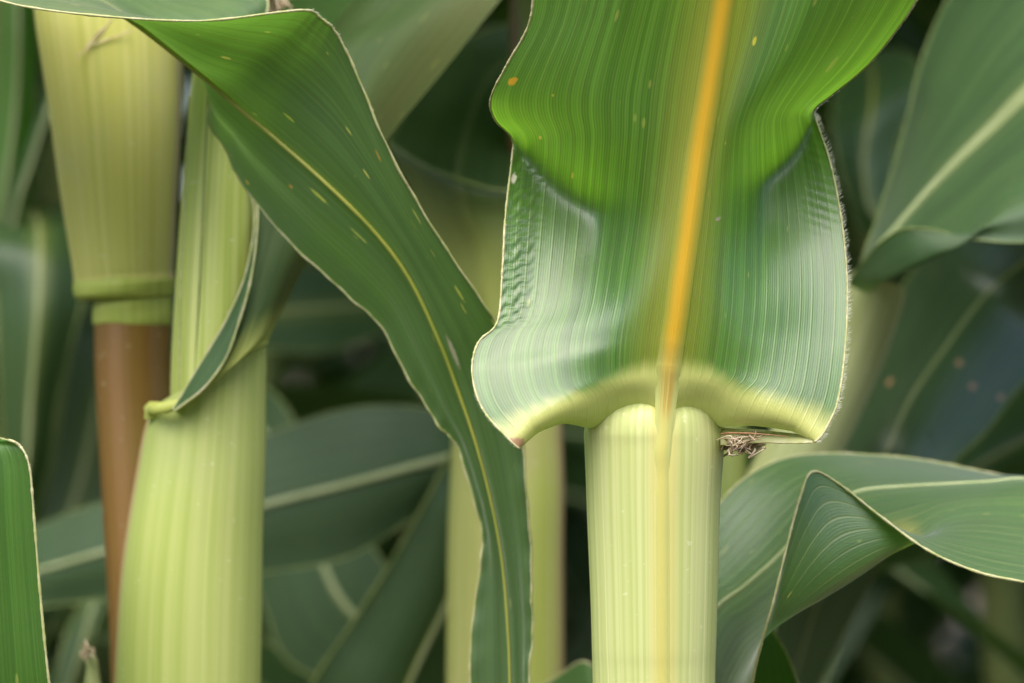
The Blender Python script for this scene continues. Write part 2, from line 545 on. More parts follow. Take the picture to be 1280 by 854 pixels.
def build_main():
    s = lambda py: P(0, py, 0)[2]
    # stalk: below the sheath, and leaning back behind the blade above
    tube_to_ground(818, 0, [(0.032, 0, 0.45, .0125), (0.032, 0.0, 0.72, .0115), (.032, .002, .93, .011), (.034, .012, 1.0, .0105),
                            (.036, .028, 1.10, .010), (.04, .05, 1.35, .009), (.05, .06, 1.7, .007), (.05, .06, 2.1, .004)], .0135, 0, M_stalk, main)
    sh, G = tube('leaf_sheath', [(760, 2000, 876, 2000, 0), (756, 1940, 880, 1940, 0), (750, 1400, 889, 1400, 0), (743, 900, 894, 900, 0), (740, 800, 896, 800, 0),
                                 (736, 700, 899, 700, 0), (733, 620, 901, 620, 0), (730.5, 560, 904, 560, 0), (730.5, 537, 904, 537, 0),
                                 (735, 514, 900, 514, 0, .97), (749, 499, 887, 499, 0, .93), (772, 488, 866, 488, .000, .84)],
                  M_sh_main, main, n=96, nv=150)
    me = sh.data
    # groove either side of the midrib near the top, slight flats lower down
    off = np.array([v.co for v in me.vertices]).reshape(150, 96, 3)
    u = np.arange(96) / 96
    z = off[:, :, 2]
    w = np.clip((z - P(0, 640, 0)[2]) / (P(0, 500, 0)[2] - P(0, 640, 0)[2]), 0, 1) ** 1.5
    g = np.exp(-((u - 0.237) / 0.024) ** 2)[None, :]
    fine = 0.00006 * np.sin(u * 2 * math.pi * 38)[None, :] * (np.sin(2 * math.pi * u) > 0)[None, :]
    dy = w * g * 0.0006 - fine
    off[:, :, 1] += dy
    GS = G.copy()
    GS[:, :, 1] += dy
    me.vertices.foreach_set('co', off.reshape(-1))
    me.update()

    # ---- the blade
    D = [  # left margin, midrib, right margin (px) ; depths mid,left,right ; bend (px) of the row's interior
        ((652, 553), (832, 503), (1018, 546), -.0115, -.0180, -.0175, 17),
        ((628, 541), (833, 486), (1037, 529), -.0157, -.0200, -.0190, 17),
        ((601, 507), (836, 458), (1049, 493), -.0160, -.0175, -.0168, 12),
        ((590, 464), (840, 426), (1056, 440), -.0166, -.0140, -.0130, 6),
        ((598, 428), (845, 394), (1059, 385), -.0172, -.0110, -.0090, 3),
        ((622, 402), (850, 355), (1058, 335), -.0178, -.0090, -.0050, 0),
        ((628, 340), (858, 300), (1051, 270), -.0184, -.0040, -.0002, 0),
        ((632, 268), (866, 240), (1038, 205), -.0192, .0018, .0048, 0),
        ((640, 200), (873, 190), (1022, 156), -.0200, .0075, .0088, 0),
        ((639, 172), (878, 158), (1017, 137), -.0208, .0078, .0090, 0),
        ((619, 150), (883, 128), (1040, 117), -.0216, .0000, .0010, 0),
        ((614, 122), (888, 95), (1083, 82), -.0226, -.0085, -.0095, 0),
        ((636, 78), (895, 52), (1116, 44), -.0240, -.0165, -.0180, 0),
        ((662, 28), (903, 0), (1146, 0), -.0260, -.0235, -.0250, 0),
        ((670, -40), (914, -62), (1172, -58), -.0290, -.0290, -.0310, 0),
        ((690, -190), (935, -210), (1190, -210), -.0370, -.0400, -.0410, 0),
        ((760, -480), (970, -500), (1190, -500), -.0500, -.0540, -.0540, 0),
        ((860, -800), (1030, -820), (1190, -810), -.0600, -.0640, -.0620, 0),
        ((1010, -1050), (1120, -1060), (1220, -1030), -.0680, -.0700, -.0690, 0),
        ((1180, -1150), (1200, -1150), (1220, -1150), -.075, -.075, -.075, 0)]
    q = spl(np.array([[*l, *m, *r, a_, b_, c_, d_] for l, m, r, a_, b_, c_, d_ in D]), 4 * len(D) - 3, 0)
    def avg(c):
        k = 14
        e = np.pad(q[:, c], k, mode='edge')
        return np.convolve(e, np.hanning(2 * k + 1) / np.hanning(2 * k + 1).sum(), 'valid')
    SX = {-1: avg(0), 1: avg(4)}
    D = [((w[0], w[1]), (w[2], w[3]), (w[4], w[5]), w[6], w[7], w[8], w[9]) for w in q]
    rows = []
    NC = 25
    h = NC // 2
    def mono(py, dep):
        o = np.argsort(py)
        return np.array(py)[o], np.array(dep)[o]
    prof = {-1: mono([q[0][1] for q in D], [q[4] for q in D]), 1: mono([q[2][1] for q in D], [q[5] for q in D])}
    for ri, (l, m, r, ym, yl, yr, b) in enumerate(D):
        row = []
        for i in range(NC):
            t = (i - h) / h
            a = abs(t)
            e, ye = (l, yl) if t < 0 else (r, yr)
            ex = SX[-1 if t < 0 else 1][ri]
            x = m[0] + (ex - m[0]) * a + (e[0] - ex) * a ** 2.6
            y = m[1] + (e[1] - m[1]) * a - b * 4 * a * (1 - a) * (0.6 + 0.4 * a)
            q = min(max((a - .12) / .80, 0), 1)
            f = q * q * (3 - 2 * q)
            if -200 < m[1] < 420:                       # the fold runs down towards the midrib
                pp, dd = prof[-1 if t < 0 else 1]
                ye = float(np.interp(y - 205 * (1 - a) * min(1, (420 - m[1]) / 245), pp, dd))
                q = min(max((a - .10) / .45, 0), 1)
                f2 = q * q * (3 - 2 * q)
                f = f + (f2 - f) * min(1, (420 - m[1]) / 120) * .8
            d = ym + (ye - ym) * f
            row.append((x, y, d))
        rows.append(row)
    # the collar: the blade's thick foot, rolled under at its lower edge (tuck, lower edge, swell, upper edge)
    kn = [-1, -.8, -.65, -.52, -.38, -.2, 0, .2, .38, .52, .65, .8, 1]
    foot = [[(650, 561, -.0205), (680, 545, -.0185), (706, 537, -.0160), (735, 545, -.0115), (762, 548, -.006), (795, 535, -.004), (832, 530, -.0138),
             (868, 535, -.004), (890, 546, -.006), (906, 542, -.0115), (940, 541, -.0160), (980, 545, -.0175), (1017, 552, -.0190)],
            [(643, 556, -.0215), (674, 532, -.0215), (708, 518, -.0200), (742, 511, -.0160), (768, 508, -.0132), (798, 512, -.0112), (832, 515, -.0148),
             (866, 512, -.0112), (894, 508, -.0132), (918, 511, -.0160), (952, 517, -.0195), (988, 530, -.0200), (1023, 549, -.0200)],
            [(634, 547, -.0212), (671, 517, -.0205), (708, 497, -.0190), (742, 488, -.0176), (770, 485, -.0160), (800, 488, -.0150), (832, 497, -.0155),
             (864, 488, -.0150), (890, 485, -.0160), (916, 488, -.0174), (952, 496, -.0182), (992, 513, -.0190), (1032, 537, -.0195)]]
    foot = [[(x, y - 9, d + .007) for x, y, d in foot[0]]] + foot
    tt = np.linspace(-1, 1, NC)
    foot = [[tuple(np.interp(t, kn, [p[c] for p in f]) for c in range(3)) for t in tt] for f in foot]
    rows = foot + rows[6:]

    def smooth(G, k):
        for ax, kk in ((0, k), (1, k // 2)):
            w = np.exp(-np.linspace(-2, 2, 2 * kk + 1) ** 2)
            w /= w.sum()
            E = np.moveaxis(G, ax, 0)
            pad = np.concatenate([2 * E[:1] - E[kk:0:-1], E, 2 * E[-1:] - E[-2:-kk - 2:-1]])
            E = sum(w[i] * pad[i:i + len(E)] for i in range(2 * kk + 1))
            G = np.moveaxis(E, 0, ax)
        return G

    def crinkle(G):
        nv, nu = G.shape[:2]
        e = np.clip(1 - np.minimum(np.arange(nu), nu - 1 - np.arange(nu)) / 14, 0, 1)[None, :, None]
        G = smooth(G, 15) * (1 - e) + smooth(G, 4) * e
        n = normals(G)
        s_ = (CAMD + G[..., 1]) * (36.0 / LENS) / 1280.0
        X = G[..., 0] / s_ + 640
        Y = 427 - (G[..., 2] - CAMZ) / s_
        u = np.linspace(0, 1, nu)[None, :]
        # transverse wrinkles along the left margin of the lower lobe
        mk = np.exp(-((u - 0.035) / 0.055) ** 2) * np.clip((Y - 190) / 40, 0, 1) * np.clip((420 - Y) / 40, 0, 1) * (X < 760)
        wv = np.sin(Y * 0.47 + X * 0.22 + 1.6 * np.sin(Y * 0.11) + 0.9 * np.sin(X * 0.35)) + 0.7 * np.sin(Y * 0.83 - X * 0.10 + 2)
        G = G + n * (mk * wv * 0.00016)[..., None]
        mk2 = np.exp(-((u - 0.96) / 0.06) ** 2) * np.clip((Y - 160) / 40, 0, 1) * np.clip((300 - Y) / 40, 0, 1)
        G = G + n * (mk2 * np.sin(Y * 0.55 - X * 0.2) * 0.00008)[..., None]
        # broad, low undulation of the whole blade
        G = G + n * (0.0010 * np.exp(-((u - .5) / .055) ** 2) * np.clip((490 - Y) / 60, 0, 1))[..., None]
        und = 0.0003 * np.sin(u * 9 + Y * 0.012) * np.sin(Y * 0.021 + u * 3) * np.clip((480 - Y) / 120, 0, 1) * np.clip(np.abs(u - .5) * 4, 0, 1)
        return G + n * und[..., None]

    A = np.array([[P(*c) for c in r] for r in rows])
    G0 = spl(spl(A, 181, 1), 420, 0)
    L0 = np.concatenate([[0], np.cumsum(np.linalg.norm(np.diff(G0[:, 90], axis=0), axis=1))])
    JD = int(round(3 / (len(rows) - 1) * 419))
    VD = float(L0[JD])
    sp = [(0.0, float(L0[JD * 4 // 9]), .035, .004, (0.50, 0.29, 0.16))]
    for (x, y, ru, rv, c) in ((635, 113, .011, .0010, (0.75, 0.42, 0.03)), (940, 64, .006, .0012, (0.6, 0.55, 0.05)), (715, 132 + 100, .004, .0006, (.5, .5, .05)),
                              (677, 182, .005, .0006, (0.55, 0.5, 0.06)), (640, 240, .008, .0010, (0.8, 0.75, 0.6)), (897, 284, .010, .0005, (0.5, 0.42, 0.33)),
                              (690, 130, .003, .0004, (.5, .5, .06)), (905, 190, .003, .0004, (.5, .5, .06))):
        uu, vv = uvof(G0, L0, x, y)
        sp.append((uu, vv, ru, rv, c))
    mat = leaf_mat('main_leaf', (0.056, 0.135, 0.024), (0.084, 0.185, 0.034), (0.25, 0.50, 0.03), 0.42, veins=30, rib=0.02,
                   ribcol=(0.40, 0.38, 0.05), halo=0.16, halocol=(0.34, 0.34, 0.05), haloamt=0.85, base=VD + .0030, baselo=VD - .0030, centre=0.30, basecol=(0.68, 0.70, 0.22), rough=0.33, spec=1.0, bumpk=0.7, vk=2.0, fleck=0.4,
                   spots=sp, veincol=(0.20, 0.30, 0.07), veinamt=0.6)
    o, G = blade(rows, mat, main, nu=181, nv=420, margin=.00028, fn=crinkle, hair=[(180, .0, .52, 900, .0013), (0, .02, .1, 60, .0007)])
    n = normals(G)
    G = G[JD - 6:]
    n = n[JD - 6:]
    # ---- midrib: raised rib that narrows upward
    nv = 300
    c = 90
    K = 13
    k0 = 23                                         # front of the sheath
    low_ = [GS[j, k0] for j in range(0, 150, 4) if GS[j, k0, 2] < P(0, 585, 0)[2]]
    j0 = next(j for j in range(len(G)) if G[j, c, 2] > P(836, 462, -.015)[2])
    ctr = low_ + [np.array(P(*p)) for p in ((827, 565, -.0154), (830, 535, -.0153), (832, 508, -.0154), (834, 486, -.0159))] + [G[j, c] + n[j, c] * .0003 for j in range(j0, len(G), 6)]
    nl = len(low_)
    ctr = spl(np.array(ctr), 420, 0)
    M = np.zeros((420, K, 3))
    zb = P(0, 470, -.015)[2]
    for j in range(420):
        z = ctr[j, 2]
        w = 15.0 if z > zb else 12.0 + 3.0 * min(1, max(0, (z - P(0, 520, 0)[2]) / (zb - P(0, 520, 0)[2])))
        for k in range(K):
            q = (k - K // 2) / (K // 2)
            on = min(max((z - P(0, 600, 0)[2]) / .01, 0), 1) * min(max((P(0, 440, 0)[2] - z) / .008, 0), 1)
            M[j, k] = ctr[j] + np.array([q * w * .000178, 0.00055 * q * q - (.00022 if z > zb else .00016), -.10 * q * w * .000178 * (z > zb)])
    me, _ = grid_mesh('midrib', M)
    N = NT('orange_midrib')
    u, v, ob, rnd = N.uv()
    f1 = N.noise(N.xyz(N.math('MULTIPLY', u, 14.0), N.math('MULTIPLY', v, 5.0), 0.0), 1.0, 2.0, .6)
    d = N.math('ABSOLUTE', N.math('SUBTRACT', u, 0.5))
    wob = N.noise(N.xyz(0.0, N.math('MULTIPLY', v, 40.0), 2.0), 1.0, 2.0)
    d = N.math('ADD', d, N.math('MULTIPLY', N.math('SUBTRACT', wob, .5), .12))
    VJ = float(np.linalg.norm(np.diff(ctr, axis=0), axis=1)[:int(np.argmax(ctr[:, 2] > P(0, 500, -.015)[2]))].sum())
    col = N.mix(N.ss(d, 0.50, 0.04), (0.31, 0.33, 0.045), (0.72, 0.44, 0.035))
    col = N.mix(N.math('MULTIPLY', N.ss(f1, .5, .7), .35), col, (0.48, 0.36, 0.04))
    fl = N.ss(v, VJ + .016, VJ - .002)              # below the collar: the same rib, pale yellow
    col = N.mix(fl, col, N.mix(N.ss(d, 0.5, 0.0), (0.56, 0.60, 0.24), (0.65, 0.62, 0.21)))
    br = N.math('MULTIPLY', N.math('MULTIPLY', N.ss(v, VJ - .006, VJ - .001), N.ss(v, VJ + .010, VJ + .002)), N.math('MULTIPLY', N.ss(d, 0.42, 0.1), N.ss(f1, .3, .6)))
    col = N.mix(N.math('MULTIPLY', br, .7), col, (0.52, 0.29, 0.06))
    link('midrib', me, N.finish(col, 0.42, f1, 0.4, 0.0003, 0.35, N.mix(1.0, col, (1.5, 1.5, 1.0), 'MULTIPLY'), 0.4), o)

    # pale inner edge of the collar showing under the right flange, with its brown scar line
    blade([[(900, 536, -.004), (900, 546, -.006), (901, 556, -.008)], [(945, 538, -.008), (950, 546, -.012), (952, 553, -.0135)],
           [(985, 542, -.012), (985, 548, -.0155), (986, 554, -.0165)], [(1014, 546, -.0185), (1015, 549, -.019), (1016, 553, -.0195)]],
          plain_mat('pale_ligule', (0.52, 0.53, 0.28), (0.45, 0.47, 0.2), 300, .5, 1, .3), main, nu=10, nv=30, margin=.0002, name='ligule')
    sweep('scar_line', spl(np.array([P(902, 543, -.0110), P(910, 541.5, -.0130), P(925, 541.5, -.0150), P(942, 542, -.0165), P(965, 544, -.0175), P(985, 546, -.0182)]), 30), np.linspace(.00026, .00008, 30), M_scar, main)

    # ---- ear shoot behind the stalk with a tuft of dry silk
    ear, _ = tube('ear', [(815, 1250, 845, 1250, .022), (800, 1100, 880, 1100, .034), (800, 900, 886, 900, .036), (812, 740, 888, 740, .036), (838, 640, 890, 640, .036), (862, 590, 888, 590, .036), (872, 570, 884, 570, .036)], M_husk, main, n=24, nv=40)
    V = []
    silk(ear, (886, 566, .022), [(907, 555, .003), (925, 552, -.006), (947, 552, -.011)], 60, 11, .00019)


def silk(parent, root, path, cnt, spread, r):
    vs, fs = [], []
    for i in range(cnt):
        f = rng.random()
        pts = [P(*root)]
        ox, oy = (rng.random(2) - .5) * 2 * spread
        end = 0.55 + 0.5 * rng.random()
        for k, p in enumerate(path):
            w = (k + 1) / len(path)
            pts.append(P(root[0] + (p[0] - root[0]) * end + ox * w + rng.normal() * 4, p[1] + oy * w + rng.normal() * 4, p[2] + rng.normal() * .003))
        if rng.random() < .35:
            pts.append(P(root[0] + (path[-1][0] - root[0]) * end * (.6 + .5 * rng.random()), path[-1][1] + 8 + rng.random() * 14, path[-1][2]))
        Q = spl(np.array(pts), 16)
        T = np.gradient(Q, axis=0)
        a = np.cross(T, [0, 1, .1])
        a /= np.maximum(np.linalg.norm(a, axis=1, keepdims=True), 1e-9)
        b = np.cross(T, a)
        b /= np.maximum(np.linalg.norm(b, axis=1, keepdims=True), 1e-9)
        k0 = len(vs)
        rr = r * (0.6 + .8 * rng.random())
        for j in range(16):
            for c in range(4):
                th = c * math.pi / 2
                vs.append(Q[j] + rr * (a[j] * math.cos(th) + b[j] * math.sin(th)))
        for j in range(15):
            for c in range(4):
                c2 = (c + 1) % 4
                fs.append((k0 + j * 4 + c, k0 + j * 4 + c2, k0 + j * 4 + 4 + c2, k0 + j * 4 + 4 + c))
    me = bpy.data.meshes.new('silk')
    me.from_pydata([tuple(x) for x in vs], [], fs)
    o = link('silk', me, M_silk, parent)
    o['kind'] = 'stuff'
    return o


build_main()

# ------------------------------------------------------------------ plant left of the frame: long diagonal leaf + short leaf
off_l = thing('corn_plant', 'corn plant whose long dark green leaf with yellow midrib hangs diagonally before the stalks', 'corn', gp(-330, .055))


def build_off_left():
    x0 = P(-330, 427, .055)[0]
    tube_to_ground(-330, .055, [(x0, .055, .5, .0135), (x0, .055, 1.0, .0125), (x0, .055, 1.5, .010), (x0, .055, 2.2, .005)], .014, 0, M_stalk, off_l)
    R = [[(-330, -60, .075), (-318, 10, .036), (-330, 60, .050)],
         [(-230, -110, .080), (-215, -30, .043), (-215, 0, .020)],
         [(-110, -105, .085), (-100, -45, .040), (-95, -22, .002)],
         [(10, -60, .070), (20, -30, .032), (30, 8, -.006)],
         [(120, -40, .062), (112, -4, .026), (150, 22, -.008)],
         [(235, -18, .058), (168, 29, .025), (255, 26, -.006)],
         [(335, 3, .052), (233, 80, .024), (345, 16, -.002)],
         [(262, 132, .046), (276, 116, .024), (385, 13, .001)],
         [(284, 190, .045), (308, 144, .024), (400, 22, .003)],
         [(308, 238, .043), (342, 172, .024), (416, 36, .005)],
         [(372, 312, .036), (410, 232, .022), (436, 70, .008)],
         [(430, 365, .036), (470, 292, .024), (476, 165, .012)],
         [(475, 408, .037), (513, 350, .027), (530, 268, .018)],
         [(515, 480, .039), (549, 425, .031), (598, 370, .026)],
         [(546, 528, .040), (573, 487, .035), (632, 432, .031)],
         [(572, 562, .041), (596, 553, .037), (652, 545, .033)],
         [(598, 645, .041), (616, 627, .038), (661, 650, .034)],
         [(602, 697, .041), (630, 702, .038), (665, 735, .034)],
         [(591, 772, .040), (637, 785, .037), (665, 800, .034)],
         [(588, 860, .039), (640, 866, .036), (662, 870, .033)],
         [(594, 1000, .037), (640, 1005, .034), (672, 1005, .031)],
         [(625, 1300, .030), (645, 1300, .029), (668, 1300, .028)],
         [(662, 1600, .030), (665, 1600, .030), (668, 1600, .030)]]
    A = np.array([[P(*c) for c in r] for r in R])
    G0 = spl(spl(A, 71, 1), 300, 0)
    L0 = np.concatenate([[0], np.cumsum(np.linalg.norm(np.diff(G0[:, 35], axis=0), axis=1))])
    sp = []
    for (x, y, ru, rv, c) in ((369, 236, .012, .0007, (0.45, 0.30, 0.04)), (312, 231, .016, .0007, (0.5, 0.38, 0.05)), (474, 198, .010, .0012, (0.55, 0.33, 0.04)),
                              (397, 245, .008, .0030, (0.42, 0.50, 0.07)), (450, 297, .006, .003, (.36, .45, .08)), (568, 440, .022, .0045, (0.40, 0.38, 0.25)),
                              (365, 150, .005, .0022, (.4, .5, .05)), (577, 368, .012, .002, (.45, .5, .08))):
        uu, vv = uvof(G0, L0, x, y)
        sp.append((uu, vv, ru, rv, c))
    mat = leaf_mat('diagonal_leaf', (0.052, 0.104, 0.032), (0.074, 0.142, 0.042), (0.13, 0.36, 0.02), 0.30, veins=20, rib=0.006, ribcol=(0.2, 0.26, 0.05),
                   halo=0.03, haloamt=0.3, rough=0.43, spec=.7, sheen=.4, fleck=0.75, spots=sp, veincol=(0.13, 0.20, 0.045), veinamt=0.7)

    def wav(G):
        n = normals(G)
        nu = G.shape[1]
        u = np.linspace(-1, 1, nu)[None, :, None]
        v = np.linspace(0, 1, G.shape[0])[:, None, None]
        return G + n * (np.clip(v * 3 - .8, 0, 1) * (0.0003 * np.abs(u) ** 3 * np.sin(v * 95) + .0002 * np.sin(v * 240 + 5 * u) * np.abs(u) ** 4) + 0.0006 * np.sin(u * 10 + v * 4) * (1 - u * u))
    o, G = blade(R, mat, off_l, nu=71, nv=300, margin=.00028, fn=wav, hair=[(70, .05, .5, 260, .0008)])
    t = np.linspace(0, 1, 600)
    rr = .00075 * (1 - .75 * t)
    sweep('midrib', spl(G[:, 35] - normals(G)[:, 35] * .0005, 600, 0), rr, M_rib_y, o, 10)
    # ragged, bleached strip along the lower right margin
    k = int(.63 * 300)
    e = spl(G[k:285, 70], 500, 0)
    i2 = spl(G[k:285, 66], 500, 0)
    jag = np.clip(0.5 + 0.5 * np.sin(np.arange(500) * .33) + rng.normal(size=500) * .5, 0, 1.2)[:, None]
    n2 = spl(normals(G)[k:285, 68], 500, 0)
    out = []
    for q in np.linspace(0, 1, 4):
        out.append(e + (i2 - e) * q * (.22 + .35 * jag) + n2 * (.0002 if q < 1 else .00005) + (e - i2) * .1 * jag * (1 - q))
    me, _ = grid_mesh('torn_edge', np.stack(out, 1))
    link('torn_edge', me, plain_mat('bleached_edge', (0.66, 0.64, 0.44), (0.46, 0.50, 0.24), 400, .6, 1, .3), o)
    # short leaf entering at the lower left
    m2 = leaf_mat('low_leaf', (0.045, 0.115, 0.018), (0.065, 0.15, 0.024), (0.15, 0.38, 0.02), 0.35, veins=22, rough=.42, fleck=.3)
    blade([[(-330, 1400, .060), (-318, 1400, .040), (-310, 1400, .060)], [(-260, 1150, .06), (-120, 1130, .03), (100, 1100, .012)], [(-220, 950, .06), (-90, 930, .025), (74, 930, .004)],
           [(-200, 850, .055), (-80, 845, .02), (61, 850, .0)], [(-190, 740, .05), (-80, 735, .015), (50, 740, .0)], [(-180, 640, .05), (-80, 640, .012), (42, 640, .0)],
           [(-170, 580, .05), (-75, 585, .012), (37, 585, .0)], [(-165, 550, .052), (-75, 553, .014), (26, 559, .001)], [(-160, 545, .058), (-70, 546, .02), (8, 550, .004)],
           [(-170, 552, .075), (-80, 552, .045), (-20, 553, .03)], [(-230, 600, .10), (-160, 600, .08), (-100, 600, .07)]],
          m2, off_l, nu=50, nv=140, margin=.0003, hair=[(49, .1, .9, 120, .0006)], rib=.0008, ribmat=M_rib_y)


build_off_left()

# ------------------------------------------------------------------ left plant with the brown internode
left = thing('corn_plant', 'corn plant with thick yellow sheath ending in a green ring above a brown stalk', 'corn', gp(175, .105))


def build_left():
    tube('stalk', [(150, 5200, 260, 5200, .105), (150, 4000, 260, 4000, .105), (150, 2200, 252, 2200, .105), (146, 1200, 243, 1200, .105), (139, 860, 236, 860, .105), (135, 750, 231, 750, .105),
                   (126, 600, 222, 600, .105), (119, 480, 214, 480, .105), (117.5, 420, 212.5, 420, .105), (117, 396, 212.5, 396, .105), (118, 360, 211, 360, .105), (118, 300, 210, 300, .105), (110, 0, 215, 0, .105)], M_brown, left, n=48, nv=120)
    # green band right under the sheath ring
    tube('node', [(117.5, 406, 213, 406, .105), (116, 400, 214, 400, .105), (116, 384, 214, 384, .105), (117, 372, 213, 372, .105)], M_node, left, n=48, nv=16)
    sh, G = tube('leaf_sheath', [(106, 373.5, 207, 372, .105), (98, 375, 213.5, 370, .105), (93, 368, 216, 363, .105), (93, 356, 217.5, 350, .105), (92.5, 346, 217, 340, .105), (90.5, 334, 217, 332, .105), (84, 295, 219, 295, .105), (76, 240, 222, 240, .105), (65, 160, 226, 160, .105),
                                 (55, 90, 228, 90, .105), (45, 20, 229, 20, .105), (35, -80, 230, -80, .105), (25, -300, 232, -300, .105), (50, -800, 230, -800, .105), (70, -1100, 220, -1100, .105)], M_sh_left, left, n=72, nv=150)
    tube('sheath_ring', [(100, 374, 210, 371, .105), (94.5, 373, 214.8, 369, .105), (91.5, 366, 217, 361, .105), (91.8, 356, 217.6, 351, .105), (94.5, 349.5, 216.6, 344.5, .105), (96.5, 346, 215, 341, .105)], M_node, left, n=72, nv=24)
    x = P(150, 427, .105)[0]
    tube3('stalk', [(x, .105, 1.2, .012), (x, .105, 1.6, .010), (x, .11, 2.2, .005)], M_stalk, left)
    # short silk threads lying on the sheath
    for q in ([(140, 22), (128, 40), (112, 58), (95, 72)], [(132, 34), (120, 44), (106, 62)], [(165, 38), (140, 48), (118, 56)]):
        d = .105 - .0185
        sweep('silk_thread', spl(np.array([P(a, b, d - .0003) for a, b in q]), 16), .00018, M_silk, left, 5)
    # ear tip low in front
    ear, _ = tube('ear', [(150, 1500, 190, 1500, .09), (95, 1250, 175, 1250, .085), (88, 1000, 160, 1000, .08), (98, 900, 138, 900, .08), (106, 850, 126, 850, .08), (109, 825, 122, 825, .08), (112, 818, 117, 818, .08)], M_sh_pale, left, n=20, nv=40)
    silk(ear, (114, 822, .08), [(110, 816, .08), (106, 811, .08)], 8, 4, .0003)
    # upper leaf, above the frame
    xs = x
    lm = leaf_mat('upper_leaf', trans=.35)
    blade([[(xs - .018, .10, 1.24), (xs, .085, 1.23), (xs + .018, .10, 1.24)], [(xs - .06, .17, 1.36), (xs - .04, .14, 1.38), (xs, .14, 1.36)], [(xs - .14, .25, 1.45), (xs - .11, .22, 1.48), (xs - .06, .24, 1.46)], [(xs - .26, .40, 1.42), (xs - .24, .38, 1.45), (xs - .2, .40, 1.43)], [(xs - .34, .5, 1.2), (xs - .34, .5, 1.2), (xs - .33, .5, 1.2)]],
          lm, left, world=True, nu=20, nv=40, rib=.0015)


build_left()

# ------------------------------------------------------------------ plant in front of it: open sheath with a collar lip
frontp = thing('corn_plant', 'corn plant with open yellow-green sheath, lipped collar and striped shoot rising from it', 'corn', gp(236, .065))


